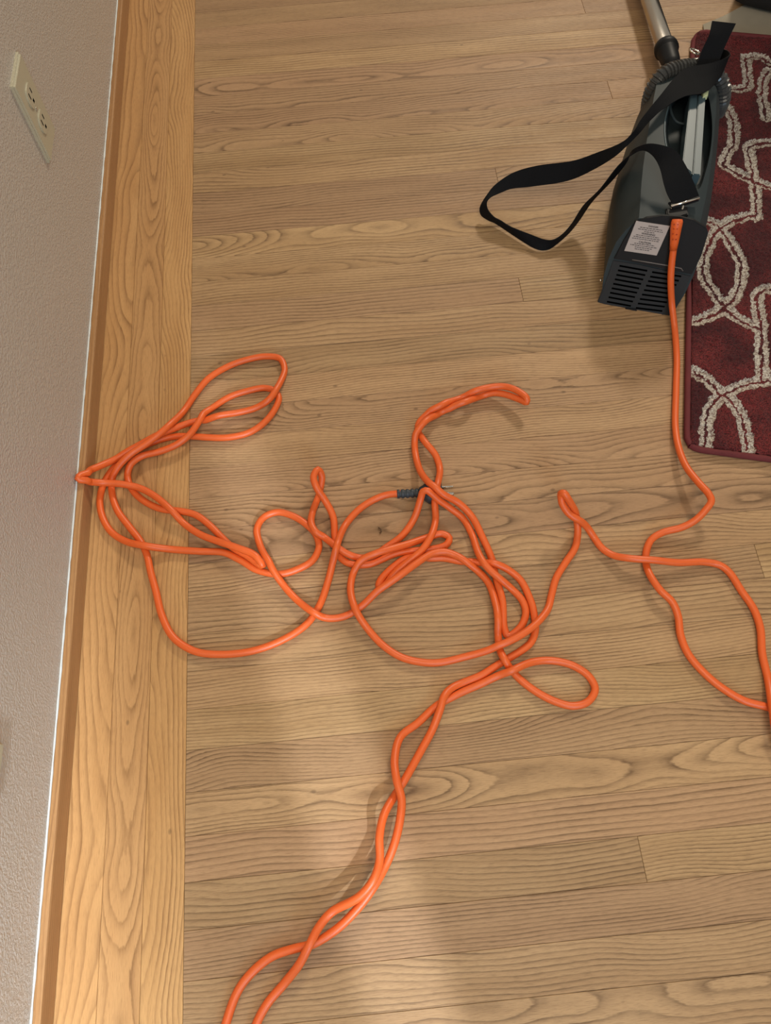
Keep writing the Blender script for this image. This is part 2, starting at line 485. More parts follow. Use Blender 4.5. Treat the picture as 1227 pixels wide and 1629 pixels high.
me.vertices.add(len(vs)); me.vertices.foreach_set('co', vs.ravel().astype(np.float32))
me.loops.add(fq.size); me.loops.foreach_set('vertex_index', fq.ravel().astype(np.int32))
me.polygons.add(len(fq)); me.polygons.foreach_set('loop_start', (np.arange(len(fq)) * 4).astype(np.int32))
me.polygons.foreach_set('loop_total', np.full(len(fq), 4, np.int32))
me.update(calc_edges=True)
at_ = me.attributes.new('yarn', 'FLOAT', 'POINT'); at_.data.foreach_set('value', pale.ravel().astype(np.float32))
t = NT('rug_yarn')
ya = t.n('ShaderNodeAttribute', attribute_name='yarn').outputs['Fac']
tco = t.n('ShaderNodeTexCoord').outputs['Object']
n1 = t.noise(tco, 480, 3, 0.7); n2 = t.noise(tco, 11, 3, 0.5); n3 = t.noise(tco, 330, 3, 0.7, 0.8)
red = t.mix(t.ramp(n1, [(0.36, 0), (0.66, 1)]), (0.022, 0.003, 0.004), (0.27, 0.036, 0.036))
red = t.mix(t.ramp(n2, [(0.42, 0), (0.60, 1)]), red, t.mix(0.62, red, (0.020, 0.004, 0.007)))
pal = t.mix(t.ramp(n3, [(0.40, 0), (0.56, 1)]), (0.20, 0.11, 0.085), (0.70, 0.65, 0.56))
f = t.math('ADD', ya, t.math('MULTIPLY', t.math('SUBTRACT', n3, 0.5), 1.5), clamp=True)
t.base(t.mix(t.ramp(f, [(0.38, 0), (0.58, 1)]), red, pal))
t.set(Roughness=0.95, Specular_IOR_Level=0.15, Sheen_Weight=0.06, Sheen_Roughness=0.6)
t.bump(n1, 1.0, 0.003)
M_rug = t.m
M_bind = plain('rug_binding', (0.13, 0.018, 0.020), 0.85, nscale=500, nstr=0.6, var=0.25)
bm = bmnew(); frame_box(bm, bl, e1, e2, (0, 0, 1), 0.003, RW - 0.003, 0.003, RL - 0.003, 0.0008, 0.004)
rug = obj('rug', bm, M_bind); tag(rug, 'dark red rug with cream double-line lattice pattern lying under the vacuum', 'rug')
pile = link('pile', me, M_rug, rug); tag(pile, None, None, 'stuff')
bm = bmnew()
cs = []; crr = []
for (a, b_, c_, d_) in ((0, 0, RW, 0), (RW, 0, RW, RL), (RW, RL, 0, RL), (0, RL, 0, 0)):
    n = 60
    for k in range(n):
        u_ = k / n; xx, yy_ = a + (c_ - a) * u_, b_ + (d_ - b_) * u_
        # rounded corners
        cx_, cy_ = min(max(xx, 0.02), RW - 0.02), min(max(yy_, 0.02), RL - 0.02)
        dx, dy = xx - cx_, yy_ - cy_; dl = math.hypot(dx, dy)
        if dl > 0.02: xx, yy_ = cx_ + dx / dl * 0.02, cy_ + dy / dl * 0.02
        zc = 0.0062 + max(0, (yy_ - (RL - 0.035)) / 0.035) ** 2 * 0.012
        q_ = bl + e1 * xx + e2 * yy_; pq = float(pressed(q_.x, q_.y))
        cs.append(q_ + Vector((0, 0, zc * (1 - pq) + .0030 * pq))); crr.append(.0050 * (1 - pq) + .0026 * pq)
cs.append(cs[0]); crr.append(crr[0])
tube(bm, cs, crr, 8, False)
obj('binding', bm, M_bind, rug, True)

# ------------------------------------------------------------------ beige mat and black bag at the far right corner
M_mat = plain('beige_canvas', (0.33, 0.29, 0.22), 0.9, nscale=300, nstr=0.5, var=0.12)
M_blk = plain('black_fabric', (0.010, 0.009, 0.010), 0.85, nscale=350, nstr=0.4)
P = [at(*p, 0.001) for p in ((1118, 41), (1150, 28), (1195, 4), (1240, -40), (1330, -45), (1340, 96), (1227, 77), (1160, 60), (1120, 52))]
bm = bmnew(); prism(bm, P, (0, 0, 0.003), 0.0008)
tag(obj('floor_mat', bm, M_mat), 'flat beige canvas mat on the floor past the far end of the red rug', 'mat')
bx = at(1192, 23, 0.0); bdir = (at(1260, 26, 0) - at(1160, 2, 0)).normalized(); bn = Vector((-bdir.y, bdir.x, 0))
bm = bmnew(); frame_box(bm, bx, bdir, bn, (0, 0, 1), -0.045, 0.40, 0.0, 0.30, 0.0045, 0.30, 0.03)
bag = obj('storage_ottoman', bm, M_blk, None, True); tag(bag, 'black fabric ottoman at the top right corner, on the beige mat', 'ottoman')
bm = bmnew(); frame_box(bm, bx, bdir, bn, (0, 0, 1), -0.052, 0.407, -0.007, 0.307, 0.30, 0.35, 0.012)
obj('lid', bm, M_blk, bag, True)

# ------------------------------------------------------------------ vacuum cleaner
M_body = plain('charcoal_plastic', (0.026, 0.037, 0.041), 0.55, nscale=900, nstr=0.15, ndist=0.0002, var=0.08, spec=0.28)
M_cap = plain('black_plastic', (0.011, 0.011, 0.012), 0.55, nscale=900, nstr=0.1, ndist=0.0002, spec=0.25)
M_gloss = plain('grey_gloss_plastic', (0.060, 0.095, 0.112), 0.34, var=0.05, spec=0.3)
M_web = plain('black_webbing', (0.004, 0.0045, 0.006), 0.75, nscale=1400, nstr=0.5, ndist=0.0003, spec=0.15)
M_steel = plain('brushed_steel', (0.62, 0.58, 0.52), 0.28, 1.0, nscale=120, nstr=0.06)
M_chrome = plain('bright_metal', (0.85, 0.82, 0.75), 0.15, 1.0)
M_hose = plain('grey_black_hose', (0.05, 0.052, 0.053), 0.25)
M_rub = plain('black_rubber', (0.010, 0.011, 0.013), 0.5, spec=0.25)
M_lab = plain('silver_label', (0.44, 0.385, 0.36), 0.45)
M_ink = plain('label_ink', (0.05, 0.04, 0.04), 0.7)
M_cord = plain('orange_cord', (0.74, 0.120, 0.020), 0.42, nscale=700, nstr=0.08, ndist=0.0002, var=0.04)
M_lamp = plain('pale_indicator', (0.62, 0.68, 0.40), 0.25)

VO = Vector((0.470, 0.825, 0)); VU = Vector((0.33, 0.944, 0)).normalized(); VV = Vector((VU.y, -VU.x, 0)); VZ = Vector((0, 0, 1))
def L3(s, t_, z): return VO + VU * s + VV * t_ + VZ * z
vac = empty('vacuum_cleaner', VO); tag(vac, 'charcoal portable canister vacuum lying on the edge of the red rug', 'vacuum cleaner')
def vpart(nm, b, m, par=None, smooth=False):
    o = obj(nm, b, m, None, smooth)
    o.parent = par or vac
    if par is None: o.matrix_parent_inverse = Matrix.Translation(-VO)
    return o
SEC = [(-.064, .0068), (-.070, .018), (-.075, .045), (-.075, .075), (-.070, .102), (-.060, .122), (-.044, .1425), (-.02, .1465), (0, .148),
       (.022, .1485), (.045, .145), (.060, .137), (.071, .121), (.077, .095), (.078, .07), (.075, .04), (.070, .018), (.064, .0068)]
ST_ = [(0.0, .87, 1.0), (.03, .89, 1.0), (.06, .92, 1.0), (.10, .96, 1.0), (.15, .99, 1.0), (.20, 1.0, 1.0), (.26, 1.0, 1.0), (.31, .985, 1.0), (.345, .96, 1.0), (.368, .93, .99), (.384, .86, .95), (.394, .74, .86), (.399, .5, .7)]
def lk(s, t_): return 1.0 - (max(0, s - .18) * 1.25 if t_ < -.046 else 0)
bm = bmnew(); rings = []
for s, k, kz in ST_:
    rg = []
    for t_, z in SEC:
        sh = (.33 * z - .007) * max(0, 1 - s / .15)
        rg.append(bm.verts.new(L3(s + sh, min(t_ * k * lk(s, t_), -.046 * k) if t_ < -.046 else t_ * k, z * kz)))
    rings.append(rg)
n = len(SEC)
for a, b_ in zip(rings[:-1], rings[1:]):
    for i in range(n):
        f = bm.faces.new([a[i], a[(i + 1) % n], b_[(i + 1) % n], b_[i]]); f.smooth = True
bm.faces.new(rings[0]); bm.faces.new(rings[-1][::-1])
bmesh.ops.recalc_face_normals(bm, faces=bm.faces[:])
for e in bm.edges:
    if len(e.link_faces) == 2 and e.calc_face_angle(0) > 0.45: e.smooth = False
# sharp long edge on the left shoulder
body_tmp = obj('body', bm, M_body)
# carrying pocket carved into the top
PK = [(1118, 138), (1129, 152), (1134, 175), (1136, 205), (1133, 240), (1125, 275), (1112, 306), (1098, 300), (1078, 282), (1066, 255), (1059, 225), (1058, 195), (1064, 168), (1078, 148), (1098, 137)]
bm = bmnew(); PP = catmull([(x, y) for x, y in PK] + [PK[0]], 6)[:-1]
cen = at(1100, 215, .10)
topr = [at(x, y, .165) for x, y in PP]; botr = [at(x, y, .108) for x, y in PP]; botr = [cen.lerp(Vector((p.x, p.y, .105)), 0.86) for p in botr]
for p in botr: p.z = .105
A = [bm.verts.new(p) for p in topr]; B = [bm.verts.new(p) for p in botr]
bm.faces.new(A); bm.faces.new(B[::-1])
for i in range(len(A)): bm.faces.new([A[i], B[i], B[(i + 1) % len(A)], A[(i + 1) % len(A)]])
bmesh.ops.recalc_face_normals(bm, faces=bm.faces[:])
cut = obj('pocket_cutter', bm, M_cap)
md = body_tmp.modifiers.new('cut', 'BOOLEAN'); md.operation = 'DIFFERENCE'; md.object = cut; md.solver = 'EXACT'
dg = bpy.context.evaluated_depsgraph_get(); dg.update()
nm = bpy.data.meshes.new_from_object(body_tmp.evaluated_get(dg))
bpy.data.objects.remove(body_tmp); bpy.data.objects.remove(cut)
nm.name = 'body'
body = bpy.data.objects.new('body', nm); COL.objects.link(body); body.parent = vac; body.matrix_parent_inverse = Matrix.Translation(-VO)
if len(nm.materials) < 2:
    nm.materials.append(M_cap)

# pocket rim, finger scoop and carry handle
bm = bmnew(); tube(bm, [at(x, y, .1475) for x, y in np.vstack([PP, PP[:1]])][0:0] or [at(x, y, .147) for x, y in catmull([(1064, 168), (1058, 195), (1059, 225), (1066, 255)], 5)], 0.0012, 6)
vpart('pocket_rim', bm, M_gloss, None, True)
bm = bmnew(); tube(bm, [at(*p) for p in catmull([(1066, 165, .140), (1069, 182, .138), (1077, 194, .136), (1090, 198, .134)], 4)], [0.0022] * 9 if False else 0.0022, 8)
vpart('finger_hook', bm, M_body, None, True)
hb = bmnew()
def hq(pts, z, th): prism(hb, [at(x, y, z) for x, y in pts], (0, 0, -th), 0.0012)
hq([(1099, 148), (1111, 150), (1102, 276), (1086, 262)], .152, .030)
hq([(1112, 150), (1123, 154), (1115, 278), (1103, 277)], .155, .032)
vpart('carry_handle', hb, M_gloss)
bm = bmnew(); prism(bm, [at(x, y, .158) for x, y in ((1119, 143), (1128, 144), (1127, 151), (1119, 154))], (0, 0, -.008), 0.0008)
vpart('switch_light', bm, M_lamp)

# rear face
RN = (-VU + VZ * .33).normalized(); RP = L3(-.007, 0, 0)
def rear(x, y, off=0.0): return hit(x, y, RP + RN * off, RN)
bm = bmnew()
CAPP = [(977, 412), (992, 384), (1011, 352), (1030, 347), (1055, 344), (1080, 345), (1104, 351), (1124, 363), (1127, 372), (1116, 408), (1101, 437), (1060, 429), (1016, 419)]
prism(bm, [rear(x, y, .0035) for x, y in CAPP], -RN * .006, .0012)
cap = vpart('rear_cover', bm, M_cap)
bm = bmnew()
prism(bm, [rear(x, y, .0015) for x, y in ((976, 414), (1016, 421), (1060, 431), (1100, 439), (1076, 491), (1064, 504), (1020, 502), (990, 494), (951, 481))], -RN * .006, .001)
vent = vpart('vent_panel', bm, plain('charcoal_vent', (0.022, 0.024, 0.026), 0.5, spec=0.35))
def slotbar(par, a, b_, hw, off, m):
    P0 = rear(*a, off); P1 = rear(*b_, off); d = (P1 - P0).normalized(); w = RN.cross(d)
    bm = bmnew(); prism(bm, [P0 - w * hw, P1 - w * hw, P1 + w * hw, P0 + w * hw], -RN * .0012); 
    return vpart('vent_slot', bm, m, par)
for i in range(9):
    u_ = i / 8
    lx0, ly0 = 986 - 20 * u_, 423 + 57 * u_; lx1, ly1 = 1030 - 26 * u_, 431 + 56 * u_
    slotbar(vent, (lx0, ly0), (lx1, ly1), .00135, .0021, M_slot)
    rx0, ry0 = 1038 - 26 * u_, 433 + 57 * u_; rx1, ry1 = 1084 - 30 * u_, 440 + 55 * u_
    slotbar(vent, (rx0, ry0), (rx1, ry1), .00135, .0021, M_slot)
bm = bmnew(); tube(bm, [rear(x, y, .0036) for x, y in ((1006, 413), (1030, 417), (1060, 422), (1084, 427), (1087, 431))], .0009, 6)
vpart('latch_lip', bm, plain('worn_edge', (0.14, 0.12, 0.11), 0.4), vent, True)
bm = bmnew(); prism(bm, [rear(x, y, .004) for x, y in ((995, 490), (1013, 492), (1015, 500), (1002, 500), (994, 495))], -RN * .004, .0006)
vpart('release_tab', bm, M_cap, vent)
# label with its three blocks of small print
LQ = [rear(x, y, .0040) for x, y in ((1012.5, 351.5), (1066, 359.5), (1045, 406.5), (993.5, 399))]
bm = bmnew(); prism(bm, LQ, -RN * .0006); lab = vpart('warning_label', bm, M_lab); lab['label'] = 'silver warning label with small print'
def lp(u_, v, o=.0042):
    a = LQ[0].lerp(LQ[1], u_); b_ = LQ[3].lerp(LQ[2], u_); return a.lerp(b_, v) + RN * (o - .0040)
bm = bmnew(); r2_ = random.Random(5)
rows = [(.17, .18, .84), (.23, .14, .90), (.29, .35, .66), (.425, .15, .84), (.485, .10, .90), (.545, .08, .88), (.70, .20, .82), (.76, .10, .92), (.82, .26, .78), (.88, .28, .74)]
for v, a, b_ in rows:
    x = a
    while x < b_:
        w = r2_.uniform(.03, .09); e_ = min(b_, x + w)
        bm.faces.new([bm.verts.new(lp(*q)) for q in ((x, v - .011), (e_, v - .011), (e_, v + .011), (x, v + .011))])
        x = e_ + .018
vpart('small_print', bm, M_ink, lab)
def label_text(s, u_, v, size):
    cu = bpy.data.curves.new('t', 'FONT'); cu.body = s; cu.size = size; cu.align_x = 'CENTER'; cu.align_y = 'CENTER'; cu.offset = 0.00010
    to = bpy.data.objects.new('t', cu); COL.objects.link(to)
    dg = bpy.context.evaluated_depsgraph_get(); me = bpy.data.meshes.new_from_object(to.evaluated_get(dg))
    bpy.data.objects.remove(to)
    xa = (LQ[1] - LQ[0]).normalized(); za = RN; ya = za.cross(xa)
    if ya.dot(LQ[0] - LQ[3]) < 0: ya = -ya
    m = Matrix((xa, ya, za)).transposed().to_4x4(); m.translation = lp(u_, v, .0043)
    me.transform(m)
    me.materials.clear(); me.materials.append(M_ink)
    o = bpy.data.objects.new('heading', me); COL.objects.link(o); o.parent = lab
label_text('DANGER', .55, .10, .0036); label_text('WARNING', .50, .36, .0042); label_text('CAUTION', .50, .64, .0040)
bm = bmnew(); bmesh.ops.create_uvsphere(bm, u_segments=12, v_segments=8, radius=.0022, matrix=Matrix.Translation(at(956, 446, .022)))
vpart('side_screw', bm, M_chrome, None, True)

# hose, cuff, wand
def hose(pts, r0, r1, pitch, nm='hose'):
    D = catmull([(x, y, z) for x, y, z in pts], 1.0); P = [at(*p) for p in D]
    rs = []; acc = 0; out = []
    for i, p in enumerate(P):
        if i: acc += (p - P[i - 1]).length
        ph = (acc / pitch) % 1.0; rs.append(r1 if ph < .42 else r0); out.append(p)
    bm = bmnew(); tube(bm, out, rs, 14); return vpart(nm, bm, M_hose, None, False)
hose([(1142, 178, .05), (1150, 155, .10), (1146, 128, .13), (1128, 113, .140), (1102, 107, .145), (1078, 110, .147), (1056, 119, .145), (1042, 136, .132), (1034, 160, .105), (1031, 188, .06)], .0112, .0138, .0062)
WD = [at(1060.5, 78, .040), at(1026, -2, .020)]
wd_ = (WD[1] - WD[0]).normalized(); wd_.z = -0.03; wd_.normalize()
bm = bmnew(); tube(bm, [WD[0] - wd_ * .01, WD[0] + wd_ * .62], .0155, 24); vpart('wand', bm, M_steel, None, True)['label'] = 'brushed steel wand'
CU = WD[0] - wd_ * 0.0
prof = [(.008, .0215), (.002, .0225), (-.004, .0225), (-.007, .0195), (-.010, .0195), (-.012, .0188), (-.034, .0175), (-.044, .0165), (-.060, .0145)]
bm = bmnew(); tube(bm, [CU + wd_ * a for a, _ in prof], [r for _, r in prof], 24); vpart('hose_cuff', bm, M_rub, None, True)

# strap: a ribbon between two edge curves
def ribbon(nm, A, B, th, m, par=None, step=5):
    n = max(len(A), len(B)); assert len(A) == len(B), nm
    DA = []; DB = []
    # same parameter steps on both edges
    K = 7
    def cr(Pts):
        P = np.array(Pts, float); Q = np.vstack([2 * P[0] - P[1], P, 2 * P[-1] - P[-2]]); o = []
        for i in range(1, len(Q) - 2):
            for k in range(K):
                t_ = k / K; a, b_, c_, d_ = Q[i - 1:i + 3]
                o.append(.5 * ((2 * b_) + (-a + c_) * t_ + (2 * a - 5 * b_ + 4 * c_ - d_) * t_ ** 2 + (-a + 3 * b_ - 3 * c_ + d_) * t_ ** 3))
        o.append(P[-1]); return [Vector(p) for p in o]
    PA = cr([tuple(at(*p)) for p in A]); PB = cr([tuple(at(*p)) for p in B])
    bm = bmnew(); va = [bm.verts.new(p) for p in PA]; vb = [bm.verts.new(p) for p in PB]
    vm = [bm.verts.new((a + b_) / 2) for a, b_ in zip(PA, PB)]
    for i in range(len(va) - 1):
        bm.faces.new([va[i], va[i + 1], vm[i + 1], vm[i]]); bm.faces.new([vm[i], vm[i + 1], vb[i + 1], vb[i]])
    bmesh.ops.recalc_face_normals(bm, faces=bm.faces[:])
    bmesh.ops.solidify(bm, geom=bm.faces[:], thickness=th)
    bmesh.ops.recalc_face_normals(bm, faces=bm.faces[:])
    o = vpart(nm, bm, m, par, False)
    for p in o.data.polygons: p.use_smooth = False
    return o
EA = [(1118, 88, .150), (1150, 78, .158), (1162, 88, .170), (1132, 100, .178), (1095, 107, .176), (1075, 122, .172), (1052, 150, .170), (1022, 188, .168), (1009, 209, .165), (988, 227, .150), (949, 243, .115), (910, 256, .090), (857, 263, .070), (818, 274, .056), (790, 292, .045), (776, 308, .036),
      (764, 328, .022), (765, 342, .010), (777, 351, .006), (790, 357, .004), (826, 381, .003), (852, 396, .003), (870, 398, .003), (886, 389, .004), (907, 370, .008), (923, 350, .020), (943, 321, .045), (975, 287, .085), (996, 261, .125), (1007, 240, .165), (1027, 229, .188), (1050, 230, .195), (1075, 240, .195), (1090, 262, .187), (1102, 287, .175), (1112, 312, .160)]
EB = [(1122, 100, .140), (1148, 96, .140), (1152, 112, .152), (1138, 134, .164), (1118, 148, .166), (1090, 153, .166), (1060, 170, .163), (1035, 192, .160), (1014, 216, .158), (983, 245, .138), (943, 270, .098), (902, 288, .066), (844, 297, .046), (815, 300, .040), (796, 307, .036), (780, 314, .036),
      (774, 322, .034), (776, 334, .030), (786, 346, .026), (797, 352, .024), (812, 361, .022), (844, 373, .020), (865, 381, .020), (881, 382, .020), (896, 373, .024), (911, 356, .036), (929, 328, .060), (955, 302, .092), (984, 265, .135), (1007, 246, .165), (1025, 239, .178), (1040, 249, .180), (1050, 268, .178), (1056, 292, .172), (1062, 310, .164), (1071, 326, .156)]
strap = ribbon('shoulder_strap', EA, EB, .0016, M_web)
ribbon('strap_tail', [(1133, 34, .205), (1128, 56, .195), (1117, 80, .180), (1108, 104, .165)], [(1171, 38, .205), (1160, 60, .192), (1150, 82, .178), (1142, 104, .165)], .0016, M_web, strap)
def ringpart(nm, c, r, tr, nrm, par, stretch=1.0, m=M_chrome):
    bm = bmnew(); nrm = Vector(nrm).normalized(); a = nrm.orthogonal().normalized(); b_ = nrm.cross(a)
    tube(bm, [Vector(c) + (a * math.cos(q) + b_ * math.sin(q) * stretch) * r for q in [2 * math.pi * k / 20 for k in range(21)]], tr, 8, False)
    return vpart(nm, bm, m, par, True)
ringpart('buckle', at(1106, 82, .158), .0085, .0016, (0.3, 0.2, 1), strap)
ringpart('buckle', at(1108, 96, .152), .0075, .0015, (0.1, 0.8, .6), strap)
# clasp at the rear end of the strap
bm = bmnew(); tube(bm, [at(1068, 328, .158), at(1113, 315, .161)], .0019, 8); vpart('clasp_bar', bm, M_chrome, strap, True)
bm = bmnew(); prism(bm, [at(x, y, .158) for x, y in ((1064, 321), (1112, 310), (1113, 317), (1072, 330))], (0, 0, -.004), .001); vpart('clasp', bm, M_rub, strap)
ringpart('clasp_ring', at(1078, 330, .153), .0095, .0016, (-.1, -.5, 1), strap, .8)
bm = bmnew(); prism(bm, [at(x, y, .153) for x, y in ((1060, 331), (1094, 328), (1096, 340), (1080, 345), (1062, 342))], (0, 0, -.007), .0015); vpart('strap_anchor', bm, M_cap)

# ------------------------------------------------------------------ orange cord
R = 0.0051
C1 = [(1077, 352, 118), (1075, 375, 100), (1071, 400, 82), (1068, 430, 66), (1067, 455, 50), (1070, 490, 30), (1074, 525, 12), (1077, 570, 5), (1076, 620, 5), (1075, 680, 8), (1080, 712, 14), (1092, 742, 20), (1112, 768, 28), (1128, 786, 32), (1132, 797, 32), (1124, 810, 28), (1106, 828, 20), (1085, 839, 14), (1055, 847, 10), (1037, 858, 8), (1029, 875, 6), (1028, 895, 6), (1033, 912, 12), (1050, 938, 16), (1070, 958, 14), (1079, 980, 10), (1083, 1010, 6), (1095, 1040, 5), (1120, 1070, 5), (1150, 1095, 5), (1185, 1115, 5), (1227, 1127, 5), (1262, 1146, 5), (1290, 1188, 5), (1278, 1226, 5), (1250, 1215, 5), (1235, 1165, 16),
 (1229, 1125, 17), (1222, 1080, 6), (1213, 1040, 5), (1210, 1000, 5), (1200, 970, 5), (1180, 940, 5), (1160, 910, 5), (1145, 899, 5), (1120, 894, 7), (1080, 895, 12), (1040, 891, 18), (1000, 888, 16), (975, 883, 8), (958, 872, 5), (945, 855, 6), (934, 839, 14), (920, 825, 28), (905, 814, 38), (898, 802, 46), (894, 791, 52), (893, 785, 58), (897, 785, 62), (903, 797, 52), (914, 814, 36), (920, 832, 20), (920, 850, 12), (915, 872, 8), (900, 895, 5), (885, 920, 5), (878, 945, 5), (872, 968, 8), (860, 985, 14), (840, 1003, 18), (810, 1021, 18), (780, 1034, 12), (740, 1045, 6), (700, 1054, 5), (675, 1054, 5), (640, 1046, 5), (610, 1027, 5), (585, 1000, 8), (566, 970, 16), (558, 940, 12), (562, 913, 8), (575, 892, 16), (597, 881, 22), (622, 873, 20), (650, 865, 12), (680, 855, 5), (703, 849, 5), (715, 856, 5), (712, 865, 5), (700, 871, 5), (660, 877, 5), (630, 881, 5), (606, 890, 5), (585, 898, 5), (563, 899, 5), (547, 892, 5), (537, 880, 5), (533, 856, 6), (530, 822, 8), (516, 794, 16), (504, 776, 28), (499, 758, 32), (506, 747, 32), (512, 757, 22), (510, 776, 12), (506, 792, 5), (498, 813, 5), (495, 832, 14), (502, 847, 16), (516, 856, 10), (535, 869, 16), (553, 881, 12), (575, 888, 6), (597, 883, 10), (615, 871, 6), (640, 852, 5), (659, 825, 10), (670, 793, 26), (675, 780, 36), (684, 778, 38), (698, 793, 26), (718, 809, 12), (737, 825, 6), (751, 850, 5), (762, 881, 14), (776, 903, 17), (795, 921, 16), (815, 938, 6), (831, 955, 5), (837, 973, 5), (832, 992, 5), (820, 1006, 5), (808, 1012, 5), (802, 1001, 5), (799, 969, 8), (793, 935, 8), (786, 908, 6), (781, 886, 8), (767, 853, 10), (751, 822, 12), (729, 800, 20), (701, 786, 34), (684, 773, 36), (670, 753, 20), (663, 731, 8), (661, 707, 6), (666, 687, 14), (678, 669, 20), (697, 656, 8), (717, 646, 14), (741, 638, 20), (765, 630, 6), (786, 625, 10), (806, 628, 14), (828, 636, 18), (838, 640, 22), (838, 633, 26), (820, 620, 24), (803, 615, 20), (782, 616, 18), (758, 622, 18), (735, 634, 8), (704, 647, 16), (680, 661, 8), (666, 675, 6), (665, 687, 6), (676, 703, 14), (693, 724, 10), (700, 748, 8), (696, 772, 22), (692, 797, 16), (693, 828, 10), (686, 853, 16), (670, 877, 16), (646, 896, 12), (624, 914, 8), (611, 929, 5), (604, 937, 5), (603, 931, 5), (612, 918, 5), (627, 902, 6), (644, 889, 6), (664, 885, 8), (684, 888, 5), (706, 888, 5), (731, 893, 6), (762, 896, 6), (787, 899, 10), (806, 906, 8), (828, 923, 5), (842, 950, 5), (850, 978, 6), (852, 1003, 6), (845, 1022, 5), (828, 1036, 5), (806, 1049, 6), (787, 1061, 5), (765, 1075, 5), (740, 1085, 5), (719, 1095, 8), (707, 1108, 14), (700, 1130, 14), (688, 1161, 10), (669, 1196, 10), (645, 1239, 14), (630, 1263, 14), (612, 1294, 26), (604, 1330, 34), (604, 1369, 34), (594, 1400, 36), (571, 1427, 30), (528, 1451, 20), (508, 1474, 22), (493, 1502, 26), (477, 1533, 18), (453, 1564, 8), (426, 1596, 5), (408, 1629, 5), (392, 1680, 5), (376, 1730, 5), (352, 1740, 5), (345, 1690, 5),
 (360, 1627, 5), (379, 1576, 5), (403, 1545, 6), (434, 1521, 8), (469, 1509, 10), (497, 1502, 12), (536, 1478, 14), (571, 1443, 20), (594, 1412, 24), (614, 1376, 22), (628, 1341, 26), (637, 1302, 28), (639, 1271, 28), (631, 1240, 28), (628, 1208, 20), (637, 1173, 10), (665, 1150, 6), (696, 1122, 5), (731, 1103, 5), (765, 1088, 6), (792, 1075, 8), (820, 1063, 14), (848, 1053, 8), (878, 1051, 5), (912, 1059, 5), (938, 1077, 5), (947, 1097, 5), (936, 1116, 5), (912, 1123, 5), (881, 1115, 5), (848, 1097, 5), (820, 1074, 5), (804, 1054, 12), (795, 1034, 8), (793, 1011, 6), (793, 983, 16), (789, 953, 8), (777, 926, 5), (760, 908, 5), (742, 894, 12), (723, 883, 14), (706, 878, 16), (687, 881, 18), (663, 896, 22), (640, 913, 24), (620, 927, 22), (600, 941, 18), (576, 964, 8), (547, 981, 5), (519, 984, 5), (501, 977, 10), (473, 955, 6), (451, 931, 8), (427, 897, 18), (413, 866, 10), (409, 841, 6), (420, 823, 5), (442, 815, 5), (464, 820, 5), (485, 832, 6), (503, 850, 6), (508, 869, 5), (498, 891, 5), (473, 906, 5), (448, 913, 6), (426, 911, 6), (402, 902, 5), (382, 890, 5), (357, 879, 5), (317, 877, 5), (273, 874, 6), (233, 869, 14), (202, 862, 8), (177, 846, 5), (163, 822, 5), (159, 797, 5), (165, 770, 6), (182, 743, 6), (206, 722, 8), (230, 709, 5), (250, 701, 5), (273, 695, 5), (301, 694, 5), (332, 696, 5), (363, 696, 5), (397, 688, 5), (422, 671, 5), (438, 650, 5), (444, 633, 5), (438, 622, 6), (422, 617, 6), (394, 622, 6), (363, 633, 6), (336, 654, 6), (318, 674, 14), (300, 694, 16), (280, 708, 14), (255, 718, 12), (225, 726, 12), (208, 739, 12), (203, 756, 6), (206, 771, 5), (216, 786, 5), (234, 800, 5), (258, 810, 5), (286, 813, 6), (311, 819, 5), (332, 834, 5), (351, 853, 6), (369, 870, 10), (394, 884, 12), (414, 898, 14),
 (420, 900, 16), (414, 892, 18), (402, 882, 18), (379, 873, 17), (348, 862, 14), (318, 850, 10), (293, 833, 8), (271, 810, 16), (249, 791, 14), (224, 777, 14), (193, 770, 18), (162, 768, 22), (132, 765, 40), (124, 761, 47), (133, 753, 40), (162, 741, 22), (193, 729, 10), (212, 716, 12), (240, 698, 18), (262, 686, 18), (290, 675, 12), (320, 665, 8), (345, 660, 14), (380, 656, 8), (410, 648, 8), (431, 634, 14), (447, 608, 8), (453, 588, 5), (446, 571, 5), (424, 567, 5), (394, 572, 5), (363, 583, 6), (332, 602, 8), (311, 627, 6), (292, 655, 8), (267, 680, 24), (236, 704, 26), (206, 724, 26), (187, 744, 18), (178, 763, 8), (179, 788, 5), (187, 812, 5), (205, 837, 5), (224, 862, 5), (234, 884, 6), (240, 911, 6), (248, 940, 5), (258, 980, 5), (276, 1014, 5), (310, 1036, 5), (350, 1041, 5), (400, 1036, 5), (450, 1018, 5), (489, 992, 5), (509, 962, 5), (522, 925, 8), (530, 893, 16), (535, 872, 26), (540, 856, 18), (550, 835, 6), (572, 810, 6), (597, 794, 7), (617, 787, 9), (638, 785, 12)]
P = np.array([(a, b_, c_ / 1000) for a, b_, c_ in C1])
D = catmull(P, 4.0)
z = np.maximum(D[:, 2], R + 0.0003); z0 = z.copy()
arc = np.concatenate([[0], np.cumsum(np.linalg.norm(np.diff(D[:, :2], axis=0), axis=1))])
def world(zv):
    d = (M @ np.stack([D[:, 0] - CX, CY - D[:, 1], np.full(len(D), -F)])).T
    t_ = (zv - CAMH) / d[:, 2]
    return d[:, :2] * t_[:, None]
n = len(D)
p3 = np.column_stack([world(z), z]); rest = p3.copy()
ii, jj = np.triu_indices(n, 1)
k_ = (arc[jj] - arc[ii]) > 30
ii, jj = ii[k_], jj[k_]
k_ = ((rest[ii, :2] - rest[jj, :2]) ** 2).sum(1) < 0.018 ** 2        # only neighbours can ever touch
ii, jj = ii[k_], jj[k_]
sg = np.where(z0[ii] - z0[jj] > 1e-6, 1.0, np.where(z0[ii] - z0[jj] < -1e-6, -1.0, -1.0))
